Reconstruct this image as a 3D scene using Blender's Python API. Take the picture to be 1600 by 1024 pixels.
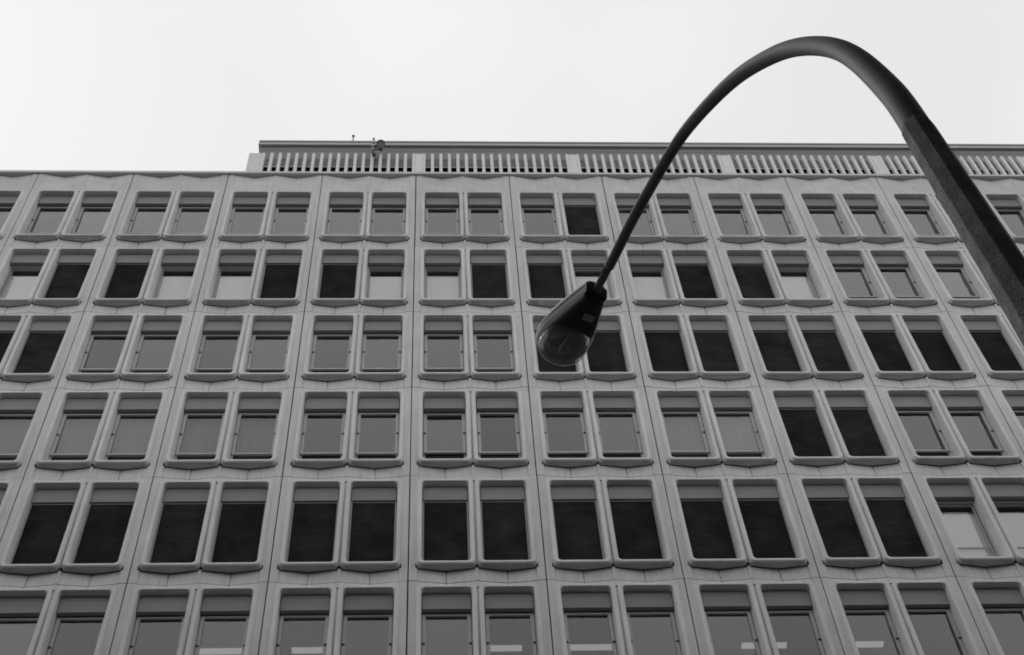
import bpy, math, random
from mathutils import Matrix, Vector

# ------------------------------------------------------------------ reset
for o in list(bpy.data.objects):
    bpy.data.objects.remove(o, do_unlink=True)
scene = bpy.context.scene
COL = scene.collection
random.seed(7)
R_ = math.radians

# ------------------------------------------------------------------ camera
GZ = 46.76                      # height of the topmost panel joint above the street
cam = bpy.data.cameras.new('camera')
camo = bpy.data.objects.new('camera', cam)
COL.objects.link(camo)
CR = ((0.9987672612, 0.0006775118, -0.0496336463),
      (-0.0253622925, -0.8525696836, -0.5219977861),
      (-0.0426698018, 0.5226131223, -0.8515015047))
# columns are the camera axes: right, up, backwards
up_fix = Matrix(((CR[0][0], CR[0][1], CR[0][2]), (CR[1][0], CR[1][1], CR[1][2]), (CR[2][0], CR[2][1], CR[2][2])))
CAM = Vector((0.553456, -22.546107, -45.159908 + GZ))
camo.matrix_world = Matrix.Translation(CAM) @ up_fix.to_4x4()
cam.sensor_width = 36.0
cam.lens = 55.6323
cam.clip_end = 3000
scene.camera = camo

# ------------------------------------------------------------------ sky and sun
SUN_EL, SUN_AZ = R_(61), R_(-46)          # azimuth from +Y (towards the facade), negative to the left
wd = bpy.data.worlds.new('World')
scene.world = wd
wd.use_nodes = True
wn, wl = wd.node_tree.nodes, wd.node_tree.links
wn.clear()
wout = wn.new('ShaderNodeOutputWorld')
wbg = wn.new('ShaderNodeBackground')
sky = wn.new('ShaderNodeTexSky')
sky.sky_type = 'NISHITA'
sky.sun_disc = False
sky.sun_elevation = SUN_EL
sky.sun_rotation = SUN_AZ
sky.air_density = 2.0
sky.dust_density = 5.0
bw = wn.new('ShaderNodeRGBToBW')
tc = wn.new('ShaderNodeTexCoord')
nz = wn.new('ShaderNodeTexNoise')
nz.inputs['Scale'].default_value = 1.9
nz.inputs['Detail'].default_value = 3
nz.inputs['Roughness'].default_value = 0.45
cr = wn.new('ShaderNodeMapRange')
cr.inputs['From Min'].default_value = 0.32
cr.inputs['From Max'].default_value = 0.68
cr.inputs['To Min'].default_value = 6.9
cr.inputs['To Max'].default_value = 9.2
mixs = wn.new('ShaderNodeMix')
mixs.inputs['Factor'].default_value = 0.97
wl.new(sky.outputs['Color'], bw.inputs['Color'])
wmap = wn.new('ShaderNodeMapping')
wmap.inputs['Location'].default_value = (9.59, 4.97, 14.7)
wl.new(tc.outputs['Generated'], wmap.inputs['Vector'])
wl.new(wmap.outputs['Vector'], nz.inputs['Vector'])
wl.new(nz.outputs['Fac'], cr.inputs['Value'])
wl.new(bw.outputs['Val'], mixs.inputs['A'])
wl.new(cr.outputs['Result'], mixs.inputs['B'])
wl.new(mixs.outputs['Result'], wbg.inputs['Color'])
wbg.inputs['Strength'].default_value = 0.118
wl.new(wbg.outputs['Background'], wout.inputs['Surface'])

sl = bpy.data.lights.new('sun', 'SUN')
sl.energy = 1.5
sl.angle = R_(20)
slo = bpy.data.objects.new('sun', sl)
COL.objects.link(slo)
sdir = Vector((math.sin(SUN_AZ) * math.cos(SUN_EL), math.cos(SUN_AZ) * math.cos(SUN_EL), math.sin(SUN_EL)))
slo.rotation_euler = sdir.to_track_quat('Z', 'Y').to_euler()
slo.location = (-30, -20, 90)

scene.render.engine = 'CYCLES'
vs = scene.view_settings
vs.view_transform = 'Standard'
vs.look = 'None'
vs.exposure = 0.0
vs.gamma = 1.0
vs.use_curve_mapping = False
scene.cycles.filter_width = 1.8
scene.cycles.transparent_max_bounces = 12
scene.cycles.max_bounces = 8
scene.cycles.diffuse_bounces = 4

# ------------------------------------------------------------------ materials
def new_mat(name):
    m = bpy.data.materials.new(name)
    m.use_nodes = True
    nt = m.node_tree
    nt.nodes.clear()
    out = nt.nodes.new('ShaderNodeOutputMaterial')
    return m, nt, out

def grey(v):
    return (v, v, v, 1)

def mottled(name, base, amp=0.12, scale=3.0, rough=0.9, spec=0.3, fine=60.0, fine_amp=0.05,
            streak=0.0, sdir=(14, 14, 0.7), bump=0.0, bump_scale=80.0, vary=0.0, metallic=0.0, pits=0.0):
    """grey surface: base value times soft blotches, fine grain, vertical run marks and a per-object tone"""
    m, nt, out = new_mat(name)
    N, L = nt.nodes, nt.links
    bs = N.new('ShaderNodeBsdfPrincipled')
    bs.inputs['Roughness'].default_value = rough
    bs.inputs['Specular IOR Level'].default_value = spec
    bs.inputs['Metallic'].default_value = metallic
    geo = N.new('ShaderNodeNewGeometry')

    def noise(sc, det=4, rgh=0.55, vec=None):
        n = N.new('ShaderNodeTexNoise')
        n.inputs['Scale'].default_value = sc
        n.inputs['Detail'].default_value = det
        n.inputs['Roughness'].default_value = rgh
        L.new(vec if vec else geo.outputs['Position'], n.inputs['Vector'])
        return n.outputs['Fac']

    def term(fac, a):
        r = N.new('ShaderNodeMapRange')
        r.inputs['From Min'].default_value = 0.25
        r.inputs['From Max'].default_value = 0.75
        r.inputs['To Min'].default_value = 1 - a
        r.inputs['To Max'].default_value = 1 + a
        L.new(fac, r.inputs['Value'])
        return r.outputs['Result']

    def mul(a, b):
        n = N.new('ShaderNodeMath')
        n.operation = 'MULTIPLY'
        L.new(a, n.inputs[0])
        L.new(b, n.inputs[1])
        return n.outputs[0]
    v = term(noise(scale), amp)
    if fine_amp:
        v = mul(v, term(noise(fine, 2), fine_amp))
    if streak:
        mp = N.new('ShaderNodeMapping')
        mp.inputs['Scale'].default_value = sdir
        L.new(geo.outputs['Position'], mp.inputs['Vector'])
        v = mul(v, term(noise(1.0, 3, 0.5, mp.outputs['Vector']), streak))
    if vary:
        oi = N.new('ShaderNodeObjectInfo')
        r = N.new('ShaderNodeMapRange')
        r.inputs['To Min'].default_value = 1 - vary
        r.inputs['To Max'].default_value = 1 + vary
        L.new(oi.outputs['Random'], r.inputs['Value'])
        v = mul(v, r.outputs['Result'])
    if pits:
        pn = N.new('ShaderNodeTexVoronoi')
        pn.inputs['Scale'].default_value = 55
        L.new(geo.outputs['Position'], pn.inputs['Vector'])
        r = N.new('ShaderNodeMapRange')
        r.inputs['From Min'].default_value = 0.12
        r.inputs['From Max'].default_value = 0.3
        r.inputs['To Min'].default_value = 1 - pits
        r.inputs['To Max'].default_value = 1.0
        L.new(pn.outputs['Distance'], r.inputs['Value'])
        v = mul(v, r.outputs['Result'])
    b = N.new('ShaderNodeMath')
    b.operation = 'MULTIPLY'
    b.inputs[1].default_value = base
    L.new(v, b.inputs[0])
    cc = N.new('ShaderNodeCombineColor')
    for i in range(3):
        L.new(b.outputs[0], cc.inputs[i])
    L.new(cc.outputs['Color'], bs.inputs['Base Color'])
    if bump:
        bp = N.new('ShaderNodeBump')
        bp.inputs['Strength'].default_value = bump
        bp.inputs['Distance'].default_value = 0.01
        L.new(noise(bump_scale, 3), bp.inputs['Height'])
        L.new(bp.outputs['Normal'], bs.inputs['Normal'])
    L.new(bs.outputs['BSDF'], out.inputs['Surface'])
    return m

def glass(name, r0=0.066, tint=0.9, rough=0.015, milk=0.0):
    """clear pane: sees through, mirrors more at a slant"""
    m, nt, out = new_mat(name)
    N, L = nt.nodes, nt.links
    lw = N.new('ShaderNodeLayerWeight')
    lw.inputs['Blend'].default_value = 0.5
    p5 = N.new('ShaderNodeMath'); p5.operation = 'POWER'; p5.inputs[1].default_value = 4.2
    L.new(lw.outputs['Facing'], p5.inputs[0])
    ml = N.new('ShaderNodeMath'); ml.operation = 'MULTIPLY_ADD'
    ml.inputs[1].default_value = 1 - r0
    ml.inputs[2].default_value = r0
    L.new(p5.outputs[0], ml.inputs[0])
    tr = N.new('ShaderNodeBsdfTransparent')
    tr.inputs['Color'].default_value = grey(tint)
    gl = N.new('ShaderNodeBsdfGlossy')
    gl.inputs['Roughness'].default_value = rough
    gl.inputs['Color'].default_value = grey(1.0)
    mx = N.new('ShaderNodeMixShader')
    oi = N.new('ShaderNodeObjectInfo')
    vr = N.new('ShaderNodeMapRange')
    vr.inputs['To Min'].default_value = 0.84
    vr.inputs['To Max'].default_value = 1.16
    L.new(oi.outputs['Random'], vr.inputs['Value'])
    vm = N.new('ShaderNodeMath'); vm.operation = 'MULTIPLY'
    L.new(ml.outputs[0], vm.inputs[0]); L.new(vr.outputs['Result'], vm.inputs[1])
    geo = N.new('ShaderNodeNewGeometry')
    wn_ = N.new('ShaderNodeTexNoise'); wn_.inputs['Scale'].default_value = 1.6; wn_.inputs['Detail'].default_value = 1
    L.new(geo.outputs['Position'], wn_.inputs['Vector'])
    bp = N.new('ShaderNodeBump'); bp.inputs['Strength'].default_value = 0.25; bp.inputs['Distance'].default_value = 0.02
    L.new(wn_.outputs['Fac'], bp.inputs['Height'])
    L.new(bp.outputs['Normal'], gl.inputs['Normal'])
    L.new(vm.outputs[0], mx.inputs[0])
    L.new(tr.outputs[0], mx.inputs[1])
    L.new(gl.outputs[0], mx.inputs[2])
    last = mx.outputs[0]
    if milk:
        df = N.new('ShaderNodeBsdfDiffuse')
        df.inputs['Color'].default_value = grey(0.5)
        m2 = N.new('ShaderNodeMixShader')
        dn = N.new('ShaderNodeTexNoise'); dn.inputs['Scale'].default_value = 14
        L.new(geo.outputs['Position'], dn.inputs['Vector'])
        dm = N.new('ShaderNodeMapRange'); dm.inputs['From Min'].default_value = 0.35; dm.inputs['From Max'].default_value = 0.7
        dm.inputs['To Min'].default_value = milk * 0.4; dm.inputs['To Max'].default_value = milk * 1.6
        L.new(dn.outputs['Fac'], dm.inputs['Value'])
        L.new(dm.outputs['Result'], m2.inputs[0])
        L.new(mx.outputs[0], m2.inputs[1]); L.new(df.outputs[0], m2.inputs[2])
        last = m2.outputs[0]
    L.new(last, out.inputs['Surface'])
    return m

def emitter(name, val):
    m, nt, out = new_mat(name)
    e = nt.nodes.new('ShaderNodeEmission')
    e.inputs['Color'].default_value = grey(1)
    e.inputs['Strength'].default_value = val
    nt.links.new(e.outputs[0], out.inputs['Surface'])
    return m

M = {}
M['precast'] = mottled('precast_concrete', 0.63, 0.09, 0.9, 0.85, 0.25, 45, 0.06, streak=0.09, bump=0.15, bump_scale=120, vary=0.045)
M['surround'] = mottled('precast_surround', 0.68, 0.08, 1.3, 0.85, 0.25, 45, 0.06, streak=0.07, bump=0.15, bump_scale=120, vary=0.05)
M['headbox'] = mottled('blind_box_metal', 0.27, 0.05, 2.0, 0.6, 0.3, 30, 0.03, vary=0.05)
M['sash'] = mottled('sash_aluminium', 0.47, 0.05, 3.0, 0.5, 0.4, 30, 0.03, vary=0.05)
M['dark_frame'] = mottled('dark_frame', 0.10, 0.1, 3.0, 0.6, 0.3)
M['case'] = mottled('roller_case', 0.17, 0.1, 3.0, 0.6, 0.3)
M['sealant'] = mottled('joint_sealant', 0.03, 0.15, 5.0, 0.8, 0.2)
M['pivot'] = mottled('pivot_metal', 0.06, 0.1, 5.0, 0.5, 0.4)
M['screen'] = mottled('sun_screen_fabric', 0.026, 0.45, 1.6, 0.95, 0.05, 70, 0.4, streak=0.22, sdir=(1.2, 1.2, 16), vary=0.2)
M['rail'] = mottled('guide_rail', 0.34, 0.05, 3.0, 0.5, 0.4, 30, 0.03)
M['blind'] = mottled('white_blind', 0.86, 0.03, 1.0, 0.9, 0.1, 30, 0.02)
M['curtain'] = mottled('grey_curtain', 0.16, 0.08, 2.0, 0.95, 0.05, 30, 0.03, streak=0.1)
M['black_panel'] = mottled('black_panel', 0.018, 0.3, 9.0, 0.5, 0.3)
M['pane'] = glass('window_glass')
M['coping'] = mottled('coping_concrete', 0.64, 0.06, 1.5, 0.85, 0.25, 40, 0.04)
M['fin'] = mottled('white_fin', 0.80, 0.04, 2.0, 0.8, 0.25, 40, 0.04, vary=0.03)
M['plant_wall'] = mottled('plant_room_wall', 0.27, 0.08, 1.2, 0.85, 0.2, 30, 0.05, streak=0.08)
M['flashing'] = mottled('roof_flashing', 0.30, 0.06, 1.5, 0.6, 0.3, 30, 0.03)
M['cornice'] = mottled('cornice', 0.52, 0.05, 1.5, 0.8, 0.25, 30, 0.03)
M['void'] = mottled('void_shade', 0.006, 0.1, 3.0, 0.9, 0.0)  # black colour stands in for shade inside the open void
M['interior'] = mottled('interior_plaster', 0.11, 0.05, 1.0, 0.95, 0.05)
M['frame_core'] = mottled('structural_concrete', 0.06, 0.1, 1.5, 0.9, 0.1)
M['tube_light'] = emitter('fluorescent_diffuser', 0.26)
M['post'] = mottled('lamp_post_concrete', 0.18, 0.45, 6.0, 0.92, 0.12, 90, 0.25, bump=0.7, bump_scale=110, pits=0.65)
M['arm'] = mottled('lamp_arm_paint', 0.11, 0.14, 7.0, 0.72, 0.2, 60, 0.05)
M['lamp_body'] = mottled('lamp_housing', 0.46, 0.1, 8.0, 0.7, 0.25, 60, 0.04)
M['lamp_door_shade'] = mottled('lamp_door_shade', 0.03, 0.1, 6.0, 0.6, 0.3)  # underside of the pale housing, its shade put into the colour
M['lamp_dark'] = mottled('lamp_gasket', 0.03, 0.1, 6.0, 0.7, 0.2)
M['reflector'] = mottled('lamp_reflector', 0.14, 0.3, 14.0, 0.35, 0.6, 60, 0.1)
M['bulb'] = mottled('lamp_bulb', 0.13, 0.05, 8.0, 0.4, 0.5)
M['bowl'] = glass('refractor_glass', 0.07, 0.86, 0.12, 0.2)
M['plate'] = mottled('lamp_plate', 0.28, 0.05, 8.0, 0.7, 0.2)
M['asphalt'] = mottled('asphalt', 0.05, 0.15, 0.5, 0.95, 0.2, 40, 0.25, bump=0.3)
M['paving'] = mottled('paving', 0.11, 0.12, 0.8, 0.95, 0.2, 30, 0.15)
M['kerb'] = mottled('kerb_stone', 0.22, 0.12, 1.5, 0.95, 0.2, 30, 0.1)
M['brick'] = mottled('shade_building_brick', 0.05, 0.15, 1.0, 0.95, 0.1, 20, 0.1)
M['dark_glass'] = mottled('dark_glazing', 0.02, 0.1, 1.0, 0.15, 0.5)
M['fixture'] = mottled('roof_fixture', 0.20, 0.1, 6.0, 0.6, 0.3)
M['fixture_dark'] = mottled('roof_fixture_dark', 0.10, 0.1, 6.0, 0.6, 0.3)
M['fixture_light'] = mottled('roof_fixture_pale', 0.42, 0.1, 6.0, 0.6, 0.3)
M['patch'] = mottled('mortar_patch', 0.78, 0.1, 20.0, 0.9, 0.1)
M['roof'] = mottled('roof_gravel', 0.2, 0.1, 3.0, 0.95, 0.1)

# ------------------------------------------------------------------ mesh helpers
class MB:
    def __init__(s):
        s.v, s.f, s.sm = [], [], []

    def box(s, x0, x1, y0, y1, z0, z1, ch=0.0):
        n = len(s.v)
        s.v += [(x0, y0, z0), (x1, y0, z0), (x1, y1, z0), (x0, y1, z0), (x0, y0, z1), (x1, y0, z1), (x1, y1, z1), (x0, y1, z1)]
        for q in ((0, 3, 2, 1), (4, 5, 6, 7), (0, 1, 5, 4), (1, 2, 6, 5), (2, 3, 7, 6), (3, 0, 4, 7)):
            s.f.append(tuple(n + i for i in q)); s.sm.append(False)
        return s

    def ring(s, hw, z0, z1, side, top, bot, y0, y1):
        """rectangular frame from four butted members"""
        s.box(-hw, -hw + side, y0, y1, z0, z1)
        s.box(hw - side, hw, y0, y1, z0, z1)
        s.box(-hw + side, hw - side, y0, y1, z1 - top, z1)
        s.box(-hw + side, hw - side, y0, y1, z0, z0 + bot)
        return s

    def loft(s, loops, closed=True, caps=True, smooth=True):
        n = len(s.v); k = len(loops[0])
        for lp in loops:
            s.v += [tuple(p) for p in lp]
        for a in range(len(loops) - 1):
            for i in range(k if closed else k - 1):
                j = (i + 1) % k
                s.f.append((n + a * k + i, n + a * k + j, n + (a + 1) * k + j, n + (a + 1) * k + i)); s.sm.append(smooth)
        if caps:
            s.f.append(tuple(n + i for i in reversed(range(k)))); s.sm.append(False)
            m = n + (len(loops) - 1) * k
            s.f.append(tuple(m + i for i in range(k))); s.sm.append(False)
        return s

    def tube(s, pts, radii, seg=20):
        """swept circle along a polyline, parallel-transported"""
        pts = [Vector(p) for p in pts]
        loops = []
        t0 = (pts[1] - pts[0]).normalized()
        u = t0.orthogonal().normalized()
        for i, p in enumerate(pts):
            a = pts[max(i - 1, 0)]; b = pts[min(i + 1, len(pts) - 1)]
            t = (b - a).normalized()
            u = (u - t * u.dot(t)).normalized()
            w = t.cross(u)
            r = radii[i]
            loops.append([p + u * (r * math.cos(2 * math.pi * k / seg)) + w * (r * math.sin(2 * math.pi * k / seg)) for k in range(seg)])
        return s.loft(loops)

    def mesh(s, name, mat, fix=True):
        me = bpy.data.meshes.new(name)
        me.from_pydata(s.v, [], s.f)
        me.polygons.foreach_set('use_smooth', s.sm)
        me.materials.append(mat)
        if fix:
            import bmesh
            bm = bmesh.new(); bm.from_mesh(me)
            bmesh.ops.recalc_face_normals(bm, faces=bm.faces)
            bm.to_mesh(me); bm.free()
        me.update()
        return me

def put(name, me, parent=None, loc=(0, 0, 0), rot=None):
    o = bpy.data.objects.new(name, me)
    COL.objects.link(o)
    if parent:
        o.parent = parent
    o.location = loc
    if rot:
        o.rotation_euler = rot
    return o

def empty(name, loc=(0, 0, 0)):
    o = bpy.data.objects.new(name, None)
    COL.objects.link(o)
    o.location = loc
    o.empty_display_size = 0.3
    return o

def tag(o, label=None, cat=None, group=None, kind=None):
    for k, v in (('label', label), ('category', cat), ('group', group), ('kind', kind)):
        if v:
            o[k] = v
    return o

# ------------------------------------------------------------------ ground
tag(put('ground', MB().box(-2500, 2500, -2500, 2500, -0.5, -0.16).mesh('ground', M['asphalt'])), kind='structure')
tag(put('road', MB().box(-400, 400, -18.6, -6.0, -0.15, -0.12).mesh('road', M['asphalt'])), kind='structure')
tag(put('pavement', MB().box(-400, 400, -23.9, -18.75, -0.15, 0.0).mesh('pavement', M['paving'])), kind='structure')
tag(put('pavement', MB().box(-400, 400, -5.85, 2.0, -0.15, 0.0).mesh('pavement', M['paving'])), kind='structure')
tag(put('kerb', MB().box(-400, 400, -18.747, -18.603, -0.15, 0.012).mesh('kerb', M['kerb'])), kind='structure')
tag(put('kerb', MB().box(-400, 400, -5.997, -5.853, -0.15, 0.012).mesh('kerb', M['kerb'])), kind='structure')

# unseen brick block, added behind the camera to shade the lamp's near side
blk = empty('shade_building', (10, -32.1, 0))
tag(blk, 'unseen dark brick building added behind the camera to shade the lamp post', 'building')
BX0, BX1, BH = -70, 60, 34.0
b = MB().box(BX0, BX1, -8, 8, 0, BH)
put('wall', b.mesh('shade_building_wall', M['brick']), blk)
wm = MB().ring(0.75, 0, 1.9, 0.08, 0.08, 0.08, 0, 0.1).box(-0.669, 0.669, 0.03, 0.06, 0.081, 1.819).mesh('shade_building_window', M['dark_glass'])
for fl in range(7):
    for i in range(24):
        put('window', wm, blk, (BX0 + 3 + i * 5.2, 8.003, 2.2 + fl * 3.9))
put('cornice', MB().box(BX0 - 0.2, BX1 + 0.2, -8.2, 8.25, BH + 0.002, BH + 0.5).mesh('shade_building_cornice', M['brick']), blk)

# ------------------------------------------------------------------ office building
W, H = 3.0, 3.76925
K0, K1, ROWS = -6, 7, 6                 # bays and storeys with full panels
bld = empty('office_building', (1.5, 0, 0))
tag(bld, 'long precast concrete office block with paired round-cornered windows in deep surrounds', 'building')
OX = -1.5                               # children are placed relative to the empty
GAP, GZJ = 0.014, 0.009
ZH = -0.2                               # window head, below the top joint of a storey
ZS = -3.32                              # underside of the sill
CX = (0.83, 2.17)                       # window centres in a bay

def profile(v, e, gr):
    """plan of the folded panel: flat pilasters, a shallow V in front of each window, a ridge at the mullion"""
    p = [(GAP, 0.0), (0.192, 0.0), (0.202, e)]
    def fold(c, a, d):
        return [(c - 0.010, v), (c - 0.006, v + gr), (c + 0.006, v + gr), (c + 0.010, v)]
    p += fold(CX[0], 0, 0)
    p += [(1.462, e), (1.471, 0.004), (1.529, 0.004), (1.538, e)]
    p += fold(CX[1], 0, 0)
    p += [(2.798, e), (2.808, 0.0), (W - GAP, 0.0)]
    return p

def panel_mesh(name, top):
    mb = MB()
    def sheet(levels):
        n = len(mb.v); k = len(levels[0][1])
        for z, pr in levels:
            for x, y in pr:
                mb.v.append((x, y, z))
        for a in range(len(levels) - 1):
            for i in range(k - 1):
                mb.f.append((n + a * k + i, n + a * k + i + 1, n + (a + 1) * k + i + 1, n + (a + 1) * k + i)); mb.sm.append(False)
        return n, k
    back = 0.24
    def edge(z, pr):       # horizontal return into the joint
        n = len(mb.v); k = len(pr)
        for x, y in pr:
            mb.v.append((x, y, z))
        for x, y in pr:
            mb.v.append((x, back, z))
        for i in range(k - 1):
            mb.f.append((n + i, n + i + 1, n + k + i + 1, n + k + i)); mb.sm.append(False)
    zt = 1.0 if top else -GZJ
    if top:
        lev = [(zt, profile(0.1075, 0.02, 0.006)), (0.4, profile(0.058, 0.012, 0.004)), (ZH + 0.012, profile(0.0, 0.0, 0.0)), (ZH, profile(0.004, 0.004, 0.0))]
    else:
        lev = [(zt, profile(0.083, 0.02, 0.03)), (-0.06, profile(0.056, 0.014, 0.02)), (-0.13, profile(0.022, 0.006, 0.0)), (ZH + 0.012, profile(0.0, 0.0, 0.0)), (ZH, profile(0.004, 0.004, 0.0))]
    sheet(lev); edge(lev[0][0], lev[0][1])
    lev2 = [(ZS - 0.024, profile(0.126, 0.045, 0.03)), (-H + GZJ, profile(0.085, 0.022, 0.03))]
    sheet(lev2); edge(lev2[0][0], lev2[0][1]); edge(lev2[-1][0], lev2[-1][1])
    def strip(x0, x1, y, zb_=-3.2):
        n = len(mb.v)
        mb.v += [(x0, y, ZH), (x1, y, ZH), (x1, y, zb_), (x0, y, zb_)]
        mb.f.append((n, n + 1, n + 2, n + 3)); mb.sm.append(False)
    strip(GAP, 0.155, 0.0, ZS - 0.024); strip(0.155, 0.215, 0.0); strip(1.455, 1.545, 0.035); strip(2.785, W - 0.155, 0.0); strip(W - 0.155, W - GAP, 0.0, ZS - 0.024)
    for x in (GAP, W - GAP):            # vertical returns into the joints
        n = len(mb.v)
        mb.v += [(x, 0, zt), (x, back, zt), (x, back, -H + GZJ), (x, 0, -H + GZJ)]
        mb.f.append((n, n + 1, n + 2, n + 3)); mb.sm.append(False)
    return mb.mesh(name, M['precast'], fix=False)

def rrect(hw, zt, zb, rt, rb, seg=7):
    """rounded rectangle, list of (x, z, bottomness)"""
    out = []
    for cx, cz, r, a0 in ((hw - rt, zt - rt, rt, 0), (-hw + rt, zt - rt, rt, 90), (-hw + rb, zb + rb, rb, 180), (hw - rb, zb + rb, rb, 270)):
        for i in range(seg + 1):
            a = R_(a0 + 90 * i / seg)
            out.append((cx + r * math.cos(a), cz + r * math.sin(a), max(0.0, -math.sin(a))))
    return out

def surround_mesh():
    mb = MB()
    def yf(z):
        t = (z - ZH) / (ZS - ZH)
        return -0.005 + (-0.115 + 0.005) * min(max(t, 0), 1)
    loops = []
    def add(hw, zt, zb, rt, rb, fn, notch=0.0):
        lp = []
        for x, z, w in rrect(hw, zt, zb, rt, rb):
            zz = z + (notch if w > 0.999 else 0)
            lp.append((x, fn(z, w), zz))
        loops.append(lp)
    add(0.60, -0.190, ZS, 0.05, 0.08, lambda z, w: 0.24)
    add(0.650, -0.190, ZS, 0.05, 0.10, lambda z, w: -0.002 * (1 - min(1, w * 1.6)) + 0.16 * min(1, w * 1.6))
    add(0.646, -0.190, ZS, 0.06, 0.11, lambda z, w: 0.45 * yf(z))
    add(0.645, -0.190, ZS, 0.06, 0.11, lambda z, w: 0.451 * yf(z), 0.014)
    add(0.643, -0.190, ZS, 0.06, 0.115, lambda z, w: 0.56 * yf(z), 0.014)
    add(0.642, -0.190, ZS, 0.06, 0.115, lambda z, w: 0.561 * yf(z))
    add(0.636, -0.191, ZS, 0.07, 0.12, lambda z, w: 0.78 * yf(z))
    add(0.630, -0.193, ZS + 0.006, 0.08, 0.12, lambda z, w: 0.93 * yf(z))
    add(0.618, -0.195, ZS + 0.018, 0.09, 0.12, lambda z, w: yf(z))
    add(0.562, -0.200, ZS + 0.074, 0.10, 0.11, lambda z, w: yf(z))
    add(0.550, -0.204, ZS + 0.086, 0.10, 0.10, lambda z, w: yf(z) + 0.008)
    add(0.543, -0.210, ZS + 0.093, 0.10, 0.10, lambda z, w: yf(z) + 0.03)
    add(0.531, -0.222, ZS + 0.100, 0.10, 0.10, lambda z, w: 0.36)
    mb.loft(loops, caps=False)
    # crisp drip groove, smooth elsewhere
    return mb.mesh('window_surround', M['surround'], fix=False)

def sealant_mesh():
    mb = MB()
    pl = [(0.165, 0.0), (0.2, 0.0), (0.203, 0.045), (CX[0], 0.126), (1.460, 0.045), (1.464, 0.004), (1.536, 0.004), (1.540, 0.045), (CX[1], 0.126), (2.797, 0.045), (2.8, 0.0), (2.835, 0.0)]
    zt_ = ZS - 0.0004
    loops = [[(x, y + 0.03, zt_), (x, y - 0.009, zt_), (x, y - 0.004, zt_ - 0.010), (x, y + 0.002, zt_ - 0.020), (x, y + 0.03, zt_ - 0.020)] for x, y in pl]
    return mb.loft(loops, smooth=False).mesh('sealant', M['sealant'])
SEAL = sealant_mesh()
PAN = panel_mesh('facade_panel', False)
PANT = panel_mesh('facade_panel_top', True)
SUR = surround_mesh()

# window pieces; origin = pivot height at the window's centre line
ZP = -1.68
def zz(z):
    return z - ZP
def head_mesh():
    o_ = [(0.522, zz(-0.73)), (0.522, zz(-0.335))]
    for i in range(1, 7):
        a = R_(90 * i / 6); o_.append((0.522 - 0.085 + 0.085 * math.cos(a), zz(-0.335) + 0.085 * math.sin(a)))
    o_ += [(-x, z) for x, z in reversed(o_)]
    ins = lambda d: [(x * (1 - d / 0.522), zz(-0.48) + (z - zz(-0.48)) * (1 - d / 0.25)) for x, z in o_]
    return MB().loft([[(x, 0.155, z) for x, z in ins(0.004)], [(x, 0.159, z) for x, z in o_], [(x, 0.255, z) for x, z in o_]], smooth=False).mesh('head_box', M['headbox'])
HEAD = head_mesh()
HBACK = MB().box(-0.536, 0.536, 0.262, 0.36, zz(-0.726), zz(-0.205)).mesh('roller_case', M['case'])
FRAME = MB().ring(0.531, zz(-3.215), zz(-0.733), 0.062, 0.03, 0.03, 0.3185, 0.372).mesh('window_frame', M['sash'])
FRAME_L = MB().ring(0.529, zz(-3.213), zz(-0.735), 0.035, 0.045, 0.03, 0.285, 0.335).ring(0.482, zz(-3.17), zz(-0.792), 0.024, 0.026, 0.03, 0.345, 0.42).box(-0.4935, 0.4935, 0.421, 0.4295, zz(-0.80), zz(-0.7355)).mesh('window_frame_deep', M['sash'])
SASH = MB().ring(0.515, zz(-2.505), zz(-0.772), 0.075, 0.052, 0.05, 0.262, 0.318).mesh('sash', M['sash'])
PANE = MB().box(-0.441, 0.441, 0.303, 0.309, zz(-2.456), zz(-0.823)).mesh('pane', M['pane'])
PIV = MB().box(-0.032, 0.032, 0.244, 0.2618, -0.022, 0.022).box(-0.02, 0.02, 0.236, 0.2437, -0.014, 0.014).mesh('pivot', M['pivot'])
LOW = MB().box(-0.468, 0.468, 0.335, 0.355, zz(-3.18), zz(-2.515)).mesh('lower_light', M['black_panel'])
SCR = MB().box(-0.490, 0.490, 0.204, 0.208, zz(-3.2), zz(-0.731)).box(-0.488, 0.488, 0.196, 0.212, zz(-3.214), zz(-3.2004)).mesh('sun_screen', M['screen'])
RAIL = MB().box(-0.016, 0.016, 0.188, 0.236, zz(-3.21), zz(-0.732)).mesh('guide_rail', M['rail'])
SRAIL = MB().box(-0.489, 0.489, 0.193, 0.2035, zz(-0.775), zz(-0.755)).mesh('screen_rail', M['rail'])
PANE_L = MB().box(-0.463, 0.463, 0.395, 0.401, zz(-3.15), zz(-0.81)).mesh('pane_deep', M['pane'])
BLIND = MB().box(-0.52, 0.52, 0.44, 0.444, zz(-3.2), zz(-1.02)).mesh('roller_blind', M['blind'])
TRANS = MB().box(-0.463, 0.463, 0.372, 0.394, -0.012, 0.012).mesh('transom', M['sash'])
cl = MB()
NF = 60
pts = []
for i in range(NF + 1):
    x = -0.5 + i / NF
    pts.append((x, 0.5 + 0.018 * math.sin(i * 1.35) + 0.006 * math.sin(i * 0.37)))
n0 = len(cl.v)
for x, y in pts:
    cl.v.append((x, y, zz(-0.74)))
for x, y in pts:
    cl.v.append((x, y, zz(-3.3)))
for i in range(NF):
    cl.f.append((n0 + i, n0 + i + 1, n0 + NF + 1 + i + 1, n0 + NF + 1 + i)); cl.sm.append(True)
CURT = cl.mesh('curtain', M['curtain'], fix=False)

# which window shows what:  P pivot sash, D dark screen down, L pale blind behind deep frame
TYPES = {}
def setrow(r, s, k0):
    for i, c in enumerate(s):
        TYPES[(r, k0 + i // 2, i % 2)] = c
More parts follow.
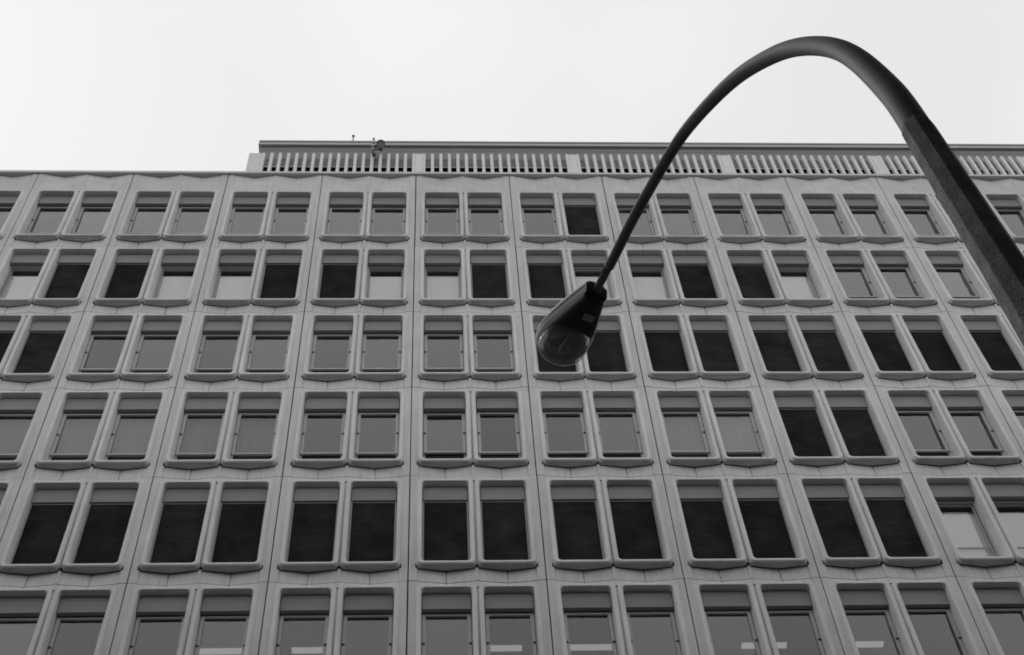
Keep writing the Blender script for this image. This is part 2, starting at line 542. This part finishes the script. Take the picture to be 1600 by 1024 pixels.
#            k=-6..7
setrow(0, 'PPPPPPPPPPPPPP' 'PDPPPPPPPPPPPP', -6)
setrow(1, 'PPPPLDDLLDDL' 'LDDLLDDLPPPPPPPP', -6)
setrow(2, 'PPPPDDPPPPPP' 'PPDDDDDDDDDDDDDD', -6)
setrow(3, 'PPPPPPPPPPPP' 'PPPPPPDDPPPPPPPP', -6)
setrow(4, 'DDDDDDDDDDDD' 'DDDDDDDDLLLLPPPP', -6)
setrow(5, 'PPPPPPPPPPPP' 'PPPPPPPPPPPPPPPP', -6)

for r in range(ROWS):
    zj = GZ - r * H
    for k in range(K0, K1 + 1):
        prng = random.Random(r * 91 + k)
        pan = put('facade_panel', PANT if r == 0 else PAN, bld, (OX + k * W + prng.uniform(-0.003, 0.003), prng.uniform(-0.007, 0.0), zj + prng.uniform(-0.003, 0.003)))
        put('sealant', SEAL, pan)
        for c in CX:
            put('window_surround', SUR, pan, (c, 0, 0))
        for s, c in enumerate(CX):
            t = TYPES.get((r, k, s), 'P')
            rng = random.Random(r * 1000 + k * 10 + s)
            win = put('window', FRAME_L if t == 'L' else FRAME, bld, (OX + k * W + c, 0, zj + ZP))
            put('head_box', HEAD, win); put('roller_case', HBACK, win)
            if t == 'P':
                tilt = R_(-1.8) if (r, k, s) == (3, 0, 0) else R_(rng.uniform(-0.25, 0.15))
                # the sash turns on its pivots, so turn it about their axis
                ya = 0.288
                m = Matrix.Translation((0, ya, 0)) @ Matrix.Rotation(tilt, 4, 'X') @ Matrix.Translation((0, -ya, 0))
                so = put('sash', SASH, win); so.matrix_local = m
                po = put('pane', PANE, win); po.matrix_local = m
                put('pivot', PIV, win, (-0.49, 0, 0)); put('pivot', PIV, win, (0.49, 0, 0))
                put('lower_light', LOW, win)
                if r == 3 and (k <= -2 or k in (2,)):
                    put('curtain', CURT, win)
            elif t == 'D':
                put('pane', PANE, win)
                put('sun_screen', SCR, win); put('screen_rail', SRAIL, win)
                put('guide_rail', RAIL, win, (-0.510, 0, 0)); put('guide_rail', RAIL, win, (0.510, 0, 0))
            else:
                put('pane', PANE_L, win)
                put('roller_blind', BLIND, win, (0, 0, rng.uniform(-0.03, 0.02)))
                if r == 4:
                    put('transom', TRANS, win, (0, 0, zz(-2.34)))

# pale mortar patch on a sill of the second storey from the top
pt = put('repair_patch', MB().box(-0.085, 0.085, -0.01, 0.01, -0.045, 0.045).mesh('repair_patch', M['patch']), bld, (OX + 3.57, -0.03, GZ - 7.088), (R_(90), 0, 0))

# structural frame and floors behind the panels
XA, XB = K0 * W, (K1 + 1) * W
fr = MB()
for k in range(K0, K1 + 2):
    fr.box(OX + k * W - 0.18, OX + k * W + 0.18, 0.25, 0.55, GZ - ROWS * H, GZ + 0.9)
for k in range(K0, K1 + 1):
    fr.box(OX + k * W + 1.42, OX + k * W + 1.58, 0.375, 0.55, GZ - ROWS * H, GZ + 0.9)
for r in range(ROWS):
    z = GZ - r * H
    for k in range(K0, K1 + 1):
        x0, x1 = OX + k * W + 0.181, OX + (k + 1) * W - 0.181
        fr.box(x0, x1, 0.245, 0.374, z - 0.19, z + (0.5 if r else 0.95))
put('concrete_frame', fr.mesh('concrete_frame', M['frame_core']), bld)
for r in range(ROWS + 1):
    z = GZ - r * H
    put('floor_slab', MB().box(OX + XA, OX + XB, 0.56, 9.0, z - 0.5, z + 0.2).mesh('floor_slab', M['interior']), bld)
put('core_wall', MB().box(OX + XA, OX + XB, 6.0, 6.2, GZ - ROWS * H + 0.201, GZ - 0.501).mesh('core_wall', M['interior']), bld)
for x in (OX + XA - 0.3, OX + XB + 0.002):
    put('end_wall', MB().box(x, x + 0.298, 0.0, 12.0, 0, GZ + 0.99).mesh('end_wall', M['precast']), bld)
put('rear_wall', MB().box(OX + XA, OX + XB, 12.0, 12.3, 0, GZ + 0.99).mesh('rear_wall', M['precast']), bld)
put('roof_slab', MB().box(OX + XA, OX + XB, 0.56, 11.99, GZ + 0.75, GZ + 0.95).mesh('roof_slab', M['roof']), bld)

# storeys below the picture: same rhythm, plainer
zb = GZ - ROWS * H
lo = MB()
nlow = 5
for k in range(K0, K1 + 1):
    x0 = OX + k * W
    lo.box(x0 + 0.005, x0 + 0.3, 0, 0.5, 0, zb - 0.006); lo.box(x0 + 2.7, x0 + W - 0.005, 0, 0.5, 0, zb - 0.006); lo.box(x0 + 1.38, x0 + 1.62, 0, 0.5, 4.2, zb - 0.006)
    for r in range(nlow):
        z1 = zb - r * H - 0.006
        for a, b_ in ((0.3, 1.38), (1.62, 2.7)):
            lo.box(x0 + a + 0.001, x0 + b_ - 0.001, 0.02, 0.5, z1 - H, z1 - H + 0.75)
put('lower_storeys', lo.mesh('lower_storeys', M['precast']), bld)
put('lower_glazing', MB().box(OX + XA + 0.01, OX + XB - 0.01, 0.51, 0.6, 0, zb - 0.51).mesh('lower_glazing', M['dark_glass']), bld)

# coping along the roof edge
put('coping', MB().box(OX + XA - 0.35, OX + XB + 0.35, -0.07, 0.55, GZ + 1.003, GZ + 1.105).box(OX + XA - 0.35, OX + XB + 0.35, -0.062, 0.55, GZ + 1.106, GZ + 1.145).mesh('coping', M['coping']), bld)

# ------------------------------------------------------------------ rooftop plant room behind its finned screen
PX0 = -5.24
pz = GZ
pent = put('plant_room', MB().box(OX + PX0, OX + XB - 0.5, 0.22, 8.0, pz + 2.05, pz + 3.60).mesh('plant_room', M['plant_wall']), bld)
put('void_back', MB().box(OX + PX0 + 0.05, OX + XB - 0.55, 0.60, 0.70, pz + 0.96, pz + 2.03).mesh('void_back', M['void']), pent)  # plain sheet closing the void, blackened in place of shade
put('soffit', MB().box(OX + PX0 + 0.01, OX + XB - 0.51, 0.225, 0.6, pz + 2.035, pz + 2.049).mesh('soffit', M['void']), pent)  # underside of the wall, shade painted into its colour
put('wall_trim', MB().box(OX + PX0, OX + XB - 0.5, 0.205, 0.2195, pz + 2.03, pz + 2.06).mesh('wall_trim', M['fin']), pent)
put('cornice', MB().box(OX + PX0 - 0.06, OX + XB - 0.45, 0.13, 8.05, pz + 3.601, pz + 3.765).mesh('cornice', M['cornice']), pent)
put('roof_flashing', MB().box(OX + PX0 - 0.03, OX + XB - 0.47, 0.155, 8.02, pz + 3.766, pz + 3.795).box(OX + PX0 - 0.05, OX + XB - 0.46, 0.12, 8.03, pz + 3.7955, pz + 3.90).mesh('roof_flashing', M['flashing']), pent)
put('wall_joint', MB().box(OX + PX0 + 0.02, OX + XB - 0.6, 0.212, 0.2195, pz + 3.30, pz + 3.312).mesh('wall_joint', M['flashing']), pent)

def fin_mesh(w, d, z0, z1):
    """rectangular bar with rounded front corners and a rounded top"""
    pl = []
    r = 0.028
    for cx, cy, a0 in ((-w / 2 + r, r, 180), (w / 2 - r, r, 270)):
        for i in range(5):
            a = R_(a0 + 90 * i / 4)
            pl.append((cx + r * math.cos(a), cy + r * math.sin(a)))
    pl += [(w / 2, d), (-w / 2, d)]
    loops = [[(x, y, z0) for x, y in pl], [(x, y, z1 - 0.05) for x, y in pl]]
    for s_, dz in ((0.92, 0.02), (0.72, 0.005), (0.4, 0.0)):
        loops.append([(x * s_, d - (d - y) * (0.5 + s_ / 2), z1 - dz) for x, y in pl])
    return MB().loft(loops, smooth=False).mesh('fin', M['fin'])
FIN = fin_mesh(0.105, 0.14, 1.146, 2.80)
FY = 0.05
panels = [(-5.52, -4.99), (-0.14, 0.30), (4.955, 5.41), (10.05, 10.51), (15.16, 15.63), (20.27, 20.73)]
CLIP = MB().box(-0.085, 0.085, 0.19, 0.203, -0.006, 0.006).mesh('clip_rail', M['cornice'])
put('base_rail', MB().box(OX + panels[0][0], OX + XB - 0.6, FY + 0.012, FY + 0.13, pz + 1.1455, pz + 1.40).mesh('base_rail', M['fin']), pent)
for i, (a, b_) in enumerate(panels):
    put('screen_panel', MB().box(OX + a + 0.1065, OX + b_ - 0.1065, FY + 0.008, FY + 0.12, pz + 1.4005, pz + 2.752).mesh('screen_panel', M['fin']), pent)
    put('fin', FIN, pent, (OX + a + 0.0525, FY, pz)); put('fin', FIN, pent, (OX + b_ - 0.0525, FY, pz))
    nx = panels[i + 1][0] if i + 1 < len(panels) else XB - 0.5
    wgap = nx - b_
    n = max(1, round((wgap + 0.105) / 0.2735))
    pitch = (wgap + 0.105) / n
    for j in range(1, n):
        put('fin', FIN, pent, (OX + b_ + j * pitch - 0.0525, FY, pz))
    for j in range(0, n, 2):
        put('clip_rail', CLIP, pent, (OX + b_ + (j + 0.5) * pitch - 0.0525, 0, pz + 2.60))

# ------------------------------------------------------------------ things on the roof edge
fx = empty('roof_floodlight', (-1.44, -0.12, GZ + 1.146))
tag(fx, 'small dark drum floodlight clamped to a knobbly mast in front of the roof fins', 'floodlight')
zr = lambda z: z - 1.146
put('mast', MB().tube([(0, 0, zr(2.45)), (0, 0, zr(3.56))], [0.032, 0.028], 10).mesh('mast', M['fixture']), fx)
mk = MB()
for z, r in ((3.52, 0.045), (3.24, 0.062), (2.98, 0.05), (2.72, 0.05)):
    mk.tube([(0, 0, zr(z - 0.07)), (0, 0, zr(z - 0.04)), (0, 0, zr(z)), (0, 0, zr(z + 0.04)), (0, 0, zr(z + 0.07))], [r * 0.5, r * 0.9, r, r * 0.9, r * 0.5], 12)
put('insulator', mk.mesh('insulator', M['fixture_light']), fx)
put('bracket', MB().box(0.02, 0.16, -0.02, 0.02, zr(2.98), zr(3.02)).box(0.02, 0.16, -0.02, 0.02, zr(2.70), zr(2.74)).box(-0.02, 0.02, 0.0, 0.20, zr(2.50), zr(2.54)).box(-0.02, 0.02, 0.0, 0.20, zr(2.64), zr(2.68)).mesh('bracket', M['fixture_dark']), fx)
put('drum', MB().tube([(0.25, -0.02, zr(2.62)), (0.25, -0.02, zr(2.72)), (0.25, -0.02, zr(3.05)), (0.25, -0.02, zr(3.10))], [0.05, 0.085, 0.105, 0.10], 18).mesh('drum', M['fixture_dark']), fx)
put('drum_cap', MB().tube([(0.25, -0.02, zr(3.101)), (0.25, -0.02, zr(3.15)), (0.25, -0.02, zr(3.22))], [0.145, 0.14, 0.08], 18).mesh('drum_cap', M['fixture_light']), fx)
put('lower_lamp', MB().tube([(0.06, -0.03, zr(2.2)), (0.06, -0.03, zr(2.3)), (0.05, -0.02, zr(2.55))], [0.05, 0.045, 0.02], 12).mesh('lower_lamp', M['fixture_dark']), fx)

rd = empty('lightning_rod', (-2.19, 0.4, GZ + 3.90))
tag(rd, 'thin rod with a small ball tip on the roof left of the floodlight', 'lightning rod')
put('rod', MB().tube([(0, 0, 0), (0, 0, 0.95)], [0.028, 0.024], 8).mesh('rod', M['fixture']), rd)
bl = [(0, 0, 0.92 + 0.1 * i / 8) for i in range(9)]
put('tip', MB().tube(bl, [0.012 + 0.042 * math.sin(math.pi * i / 8) for i in range(9)], 12).mesh('tip', M['fixture_dark']), rd)

# ------------------------------------------------------------------ strip lights on the ceilings of the lowest storey in view
zc = GZ - 5 * H - 0.5
LFR = MB().box(-0.53, 0.53, -0.15, 0.15, -0.045, -0.001).mesh('fitting', M['interior'])
LDF = MB().box(-0.5, 0.5, -0.085, 0.085, -0.06, -0.0455).mesh('diffuser', M['tube_light'])
lx = [-4.02, -2.02, 1.98, 4.02, 7.82, 9.98]
desc = ['leftmost lit ceiling strip light seen through a bottom row window',
        'second lit ceiling strip light from the left, bottom row windows',
        'third lit ceiling strip light from the left, bottom row windows',
        'fourth lit ceiling strip light from the left, bottom row windows',
        'lit ceiling strip light cut in two by a mullion, bottom row windows',
        'rightmost lit ceiling strip light seen through a bottom row window']
for x, d in zip(lx, desc):
    e = empty('ceiling_light', (x, 1.46, zc))
    tag(e, d, 'ceiling light', 'strip lights in the bottom row of windows')
    put('fitting', LFR, e); put('diffuser', LDF, e)

# ------------------------------------------------------------------ street lamp
D, AZ, AA = 3.6, R_(36.8), R_(19)
base = Vector((CAM.x + math.sin(AZ) * D, CAM.y + math.cos(AZ) * D, 0))
lamp = empty('street_lamp', base)
tag(lamp, 'street lamp with pitted concrete post, curved pipe arm and drop-bowl head', 'street lamp')
cz = CAM.z
def dia(h):                              # h = height above the street
    return 0.1345 + 0.0166 * max(0, (6.45 + cz) - h)
loops = []
zs = [0, 0.4, 1, 2, 3, 4, 4.6] + [4.6 + 0.155 * i for i in range(1, 22)] + [cz + 6.36, cz + 6.395, cz + 6.41]
for i, h in enumerate(sorted(zs)):
    r = dia(h) / 2 / math.cos(R_(22.5)) * 1.0
    if h > cz + 6.37:
        r *= 0.98 if h < cz + 6.40 else 0.90
    lp = []
    for q in range(8):
        a0 = R_(22.5 + 45 * q)
        for da, rr in ((-2.2, 0.9985), (2.2, 0.9985)):
            a = a0 + R_(da)
            k_ = 1 + random.uniform(-0.006, 0.006)
            lp.append((r * rr * k_ * math.cos(a), r * rr * k_ * math.sin(a), h))
    loops.append(lp)
put('post', MB().loft(loops, smooth=False).mesh('post', M['post']), lamp)
u = Vector((-math.sin(AA), math.cos(AA), 0))
arc = [(0.0, 6.25), (0.002, 6.6), (0.018, 6.885), (0.072, 7.335), (0.15, 7.70), (0.28, 8.065), (0.45, 8.415), (0.66, 8.735), (0.905, 9.035), (1.195, 9.295), (1.525, 9.525), (1.81, 9.64), (2.12, 9.72), (2.39, 9.775), (2.62, 9.795), (2.78, 9.815)]
rad = [0.0665, 0.0660, 0.0645, 0.0605, 0.056, 0.0535, 0.051, 0.0485, 0.0455, 0.0425, 0.040, 0.0385, 0.0375, 0.0370, 0.0365, 0.0362]
def catmull(P, n):
    out = []
    for i in range(len(P) - 1):
        p0, p1, p2, p3 = P[max(i - 1, 0)], P[i], P[i + 1], P[min(i + 2, len(P) - 1)]
        for j in range(n):
            t = j / n
            out.append(tuple(0.5 * (2 * b + (c - a) * t + (2 * a - 5 * b + 4 * c - d) * t * t + (3 * b - a - 3 * c + d) * t ** 3) for a, b, c, d in zip(p0, p1, p2, p3)))
    out.append(P[-1])
    return out
A3 = catmull([(s, z, r) for (s, z), r in zip(arc, rad)], 6)
put('arm', MB().tube([(u.x * s, u.y * s, z + cz) for s, z, r in A3], [r for s, z, r in A3], 28).mesh('arm', M['arm']), lamp)
ten0, ten1 = (2.74, 9.812), (3.14, 9.875)
put('tenon', MB().tube([(u.x * s, u.y * s, z + cz) for s, z in (ten0, ten1)], [0.030, 0.030], 20).mesh('tenon', M['arm']), lamp)

# head: local axis x = along the arm, y = across (left of the arm), z = up
hd = Vector((ten1[0] - ten0[0], ten1[1] - ten0[1])).normalized()
hp = math.atan2(hd.y, hd.x) + R_(5.0)
ha = AA + R_(3.5)
hx = Vector((-math.sin(ha) * math.cos(hp), math.cos(ha) * math.cos(hp), math.sin(hp)))
hy = Vector((-math.cos(ha), -math.sin(ha), 0))
hz = hx.cross(hy)
HM = Matrix((hx, hy, hz)).transposed().to_4x4()
HM.translation = Vector((u.x * 3.015, u.y * 3.015, cz + 9.868))
LEN = 0.745
def half_width(t):
    """outline of the head seen from below, t along its length"""
    P = [(0, 0.082), (0.04, 0.090), (0.2, 0.122), (0.4, 0.162), (0.6, 0.197), (0.72, 0.207), (0.82, 0.200), (0.9, 0.172), (0.96, 0.120), (0.99, 0.062), (1.0, 0.012)]
    for (a, b0), (c, d0) in zip(P, P[1:]):
        if t <= c:
            q = (t - a) / (c - a)
            return b0 + (d0 - b0) * q
    return 0.01
TS = [0, 0.02, 0.05, 0.12, 0.2, 0.3, 0.4, 0.5, 0.6, 0.68, 0.76, 0.83, 0.88, 0.92, 0.95, 0.975, 0.99, 1.0]
def shell(scale, z_edge, height, p, seg=14, up=1):
    """half shell on the outline, arched upwards or downwards"""
    loops = []
    for t in TS:
        w = half_width(t) * scale
        hgt = height(t)
        lp = []
        for i in range(seg + 1):
            a = math.pi * i / seg
            c, s_ = math.cos(a), math.sin(a)
            lp.append((LEN * t, w * math.copysign(abs(c) ** p, c), z_edge + up * hgt * abs(s_) ** p))
        loops.append(lp)
    return loops
def obj_head(name, me, par):
    o = put(name, me, par)
    return o
top = MB().loft(shell(1.0, 0.018, lambda t: 0.02 + 0.115 * math.sin(math.pi * min(1, 0.10 + t * 0.90)) ** 0.8 * (1 if t < 0.97 else 0.7), 0.75)).mesh('lamp_head', M['lamp_body'])
head = put('lamp_head', top, lamp)
head.matrix_local = HM
rim = []
for t in TS:
    w = half_width(t)
    rim.append([(LEN * t, w * 1.012, 0.010), (LEN * t, -w * 1.012, 0.010), (LEN * t, -w * 0.985, -0.028), (LEN * t, -w * 0.90, -0.055), (LEN * t, w * 0.90, -0.055), (LEN * t, w * 0.985, -0.028)])
put('rim', MB().loft(rim, smooth=False).mesh('rim', M['lamp_body']), head)
gk = []
for t in TS:
    w = half_width(t)
    gk.append([(LEN * t * 0.998, w * 0.985, 0.019), (LEN * t * 0.998, -w * 0.985, 0.019), (LEN * t * 0.998, -w * 0.985, 0.009), (LEN * t * 0.998, w * 0.985, 0.009)])
put('gasket', MB().loft(gk, smooth=False).mesh('gasket', M['lamp_dark']), head)
# lower door: shallow rounded tray from the arm to the bowl
dl = []
for t in [0.012, 0.03, 0.08, 0.2, 0.35, 0.43, 0.50, 0.53]:
    w = half_width(t) * 0.905
    dp = 0.05 if t < 0.5 else 0.05 - 0.025 * min(1, (t - 0.5) / 0.2)
    if t < 0.02: dp = 0.03
    if t > 0.45: dp = 0.03 if t < 0.52 else 0.006
    lp = []
    for i_ in range(13):
        a = math.pi * i_ / 12
        c, s_ = math.cos(a), math.sin(a)
        lp.append((LEN * t, -w * math.copysign(abs(c) ** 0.6, c), -0.0555 - dp * abs(s_) ** 0.6))
    dl.append(lp)
put('door', MB().loft(dl).mesh('door', M['lamp_door_shade']), head)
put('latch', MB().box(-0.012, 0.02, -0.022, 0.022, -0.085, -0.056).mesh('latch', M['lamp_dark']), head)
put('clamp', MB().box(-0.014, 0.03, -0.084, 0.084, -0.058, 0.030).box(-0.012, 0.03, -0.055, 0.055, 0.0301, 0.055).mesh('clamp', M['lamp_dark']), head)
put('plate', MB().box(0.15, 0.215, -0.075, 0.01, -0.1082, -0.1050).mesh('plate', M['plate']), head)
# glass bowl: prismatic refractor
def dome(cx, ax0, ax1, wy, z0, dz, pw=0.75, NB=9, NA=36):
    lps = []
    for j in range(NB):
        ph = math.pi / 2 * j / NB
        lp = []
        for i in range(NA):
            a = 2 * math.pi * i / NA
            c, s_ = math.cos(a), math.sin(a)
            lp.append((cx + (ax1 if c > 0 else ax0) * math.copysign(abs(c) ** 0.9, c) * math.cos(ph) ** pw, wy * math.copysign(abs(s_) ** 0.9, s_) * math.cos(ph) ** pw, z0 - dz * math.sin(ph)))
        lps.append(lp)
    return lps
BCX = LEN * 0.73
bowl = dome(BCX, 0.215, 0.195, 0.186, -0.0565, 0.125)
put('reflector', MB().loft([[(BCX + x * k_, y * k_, z) for x, y in [((0.17 if math.cos(a) < 0 else 0.16) * math.cos(a), 0.155 * math.sin(a)) for a in [2 * math.pi * i / 28 for i in range(28)]]] for k_, z in ((1.0, -0.0560), (0.97, -0.066), (0.6, -0.072), (0.2, -0.076))]).mesh('reflector', M['reflector']), head)
put('bulb', MB().tube([(BCX - 0.15, 0, -0.10), (BCX - 0.12, 0, -0.10), (BCX - 0.06, 0, -0.10), (BCX + 0.0, 0, -0.10), (BCX + 0.05, 0, -0.10), (BCX + 0.075, 0, -0.10)], [0.012, 0.02, 0.03, 0.036, 0.026, 0.006], 16).mesh('bulb', M['bulb']), head)
put('bowl', MB().loft(bowl).mesh('bowl', M['bowl']), head)
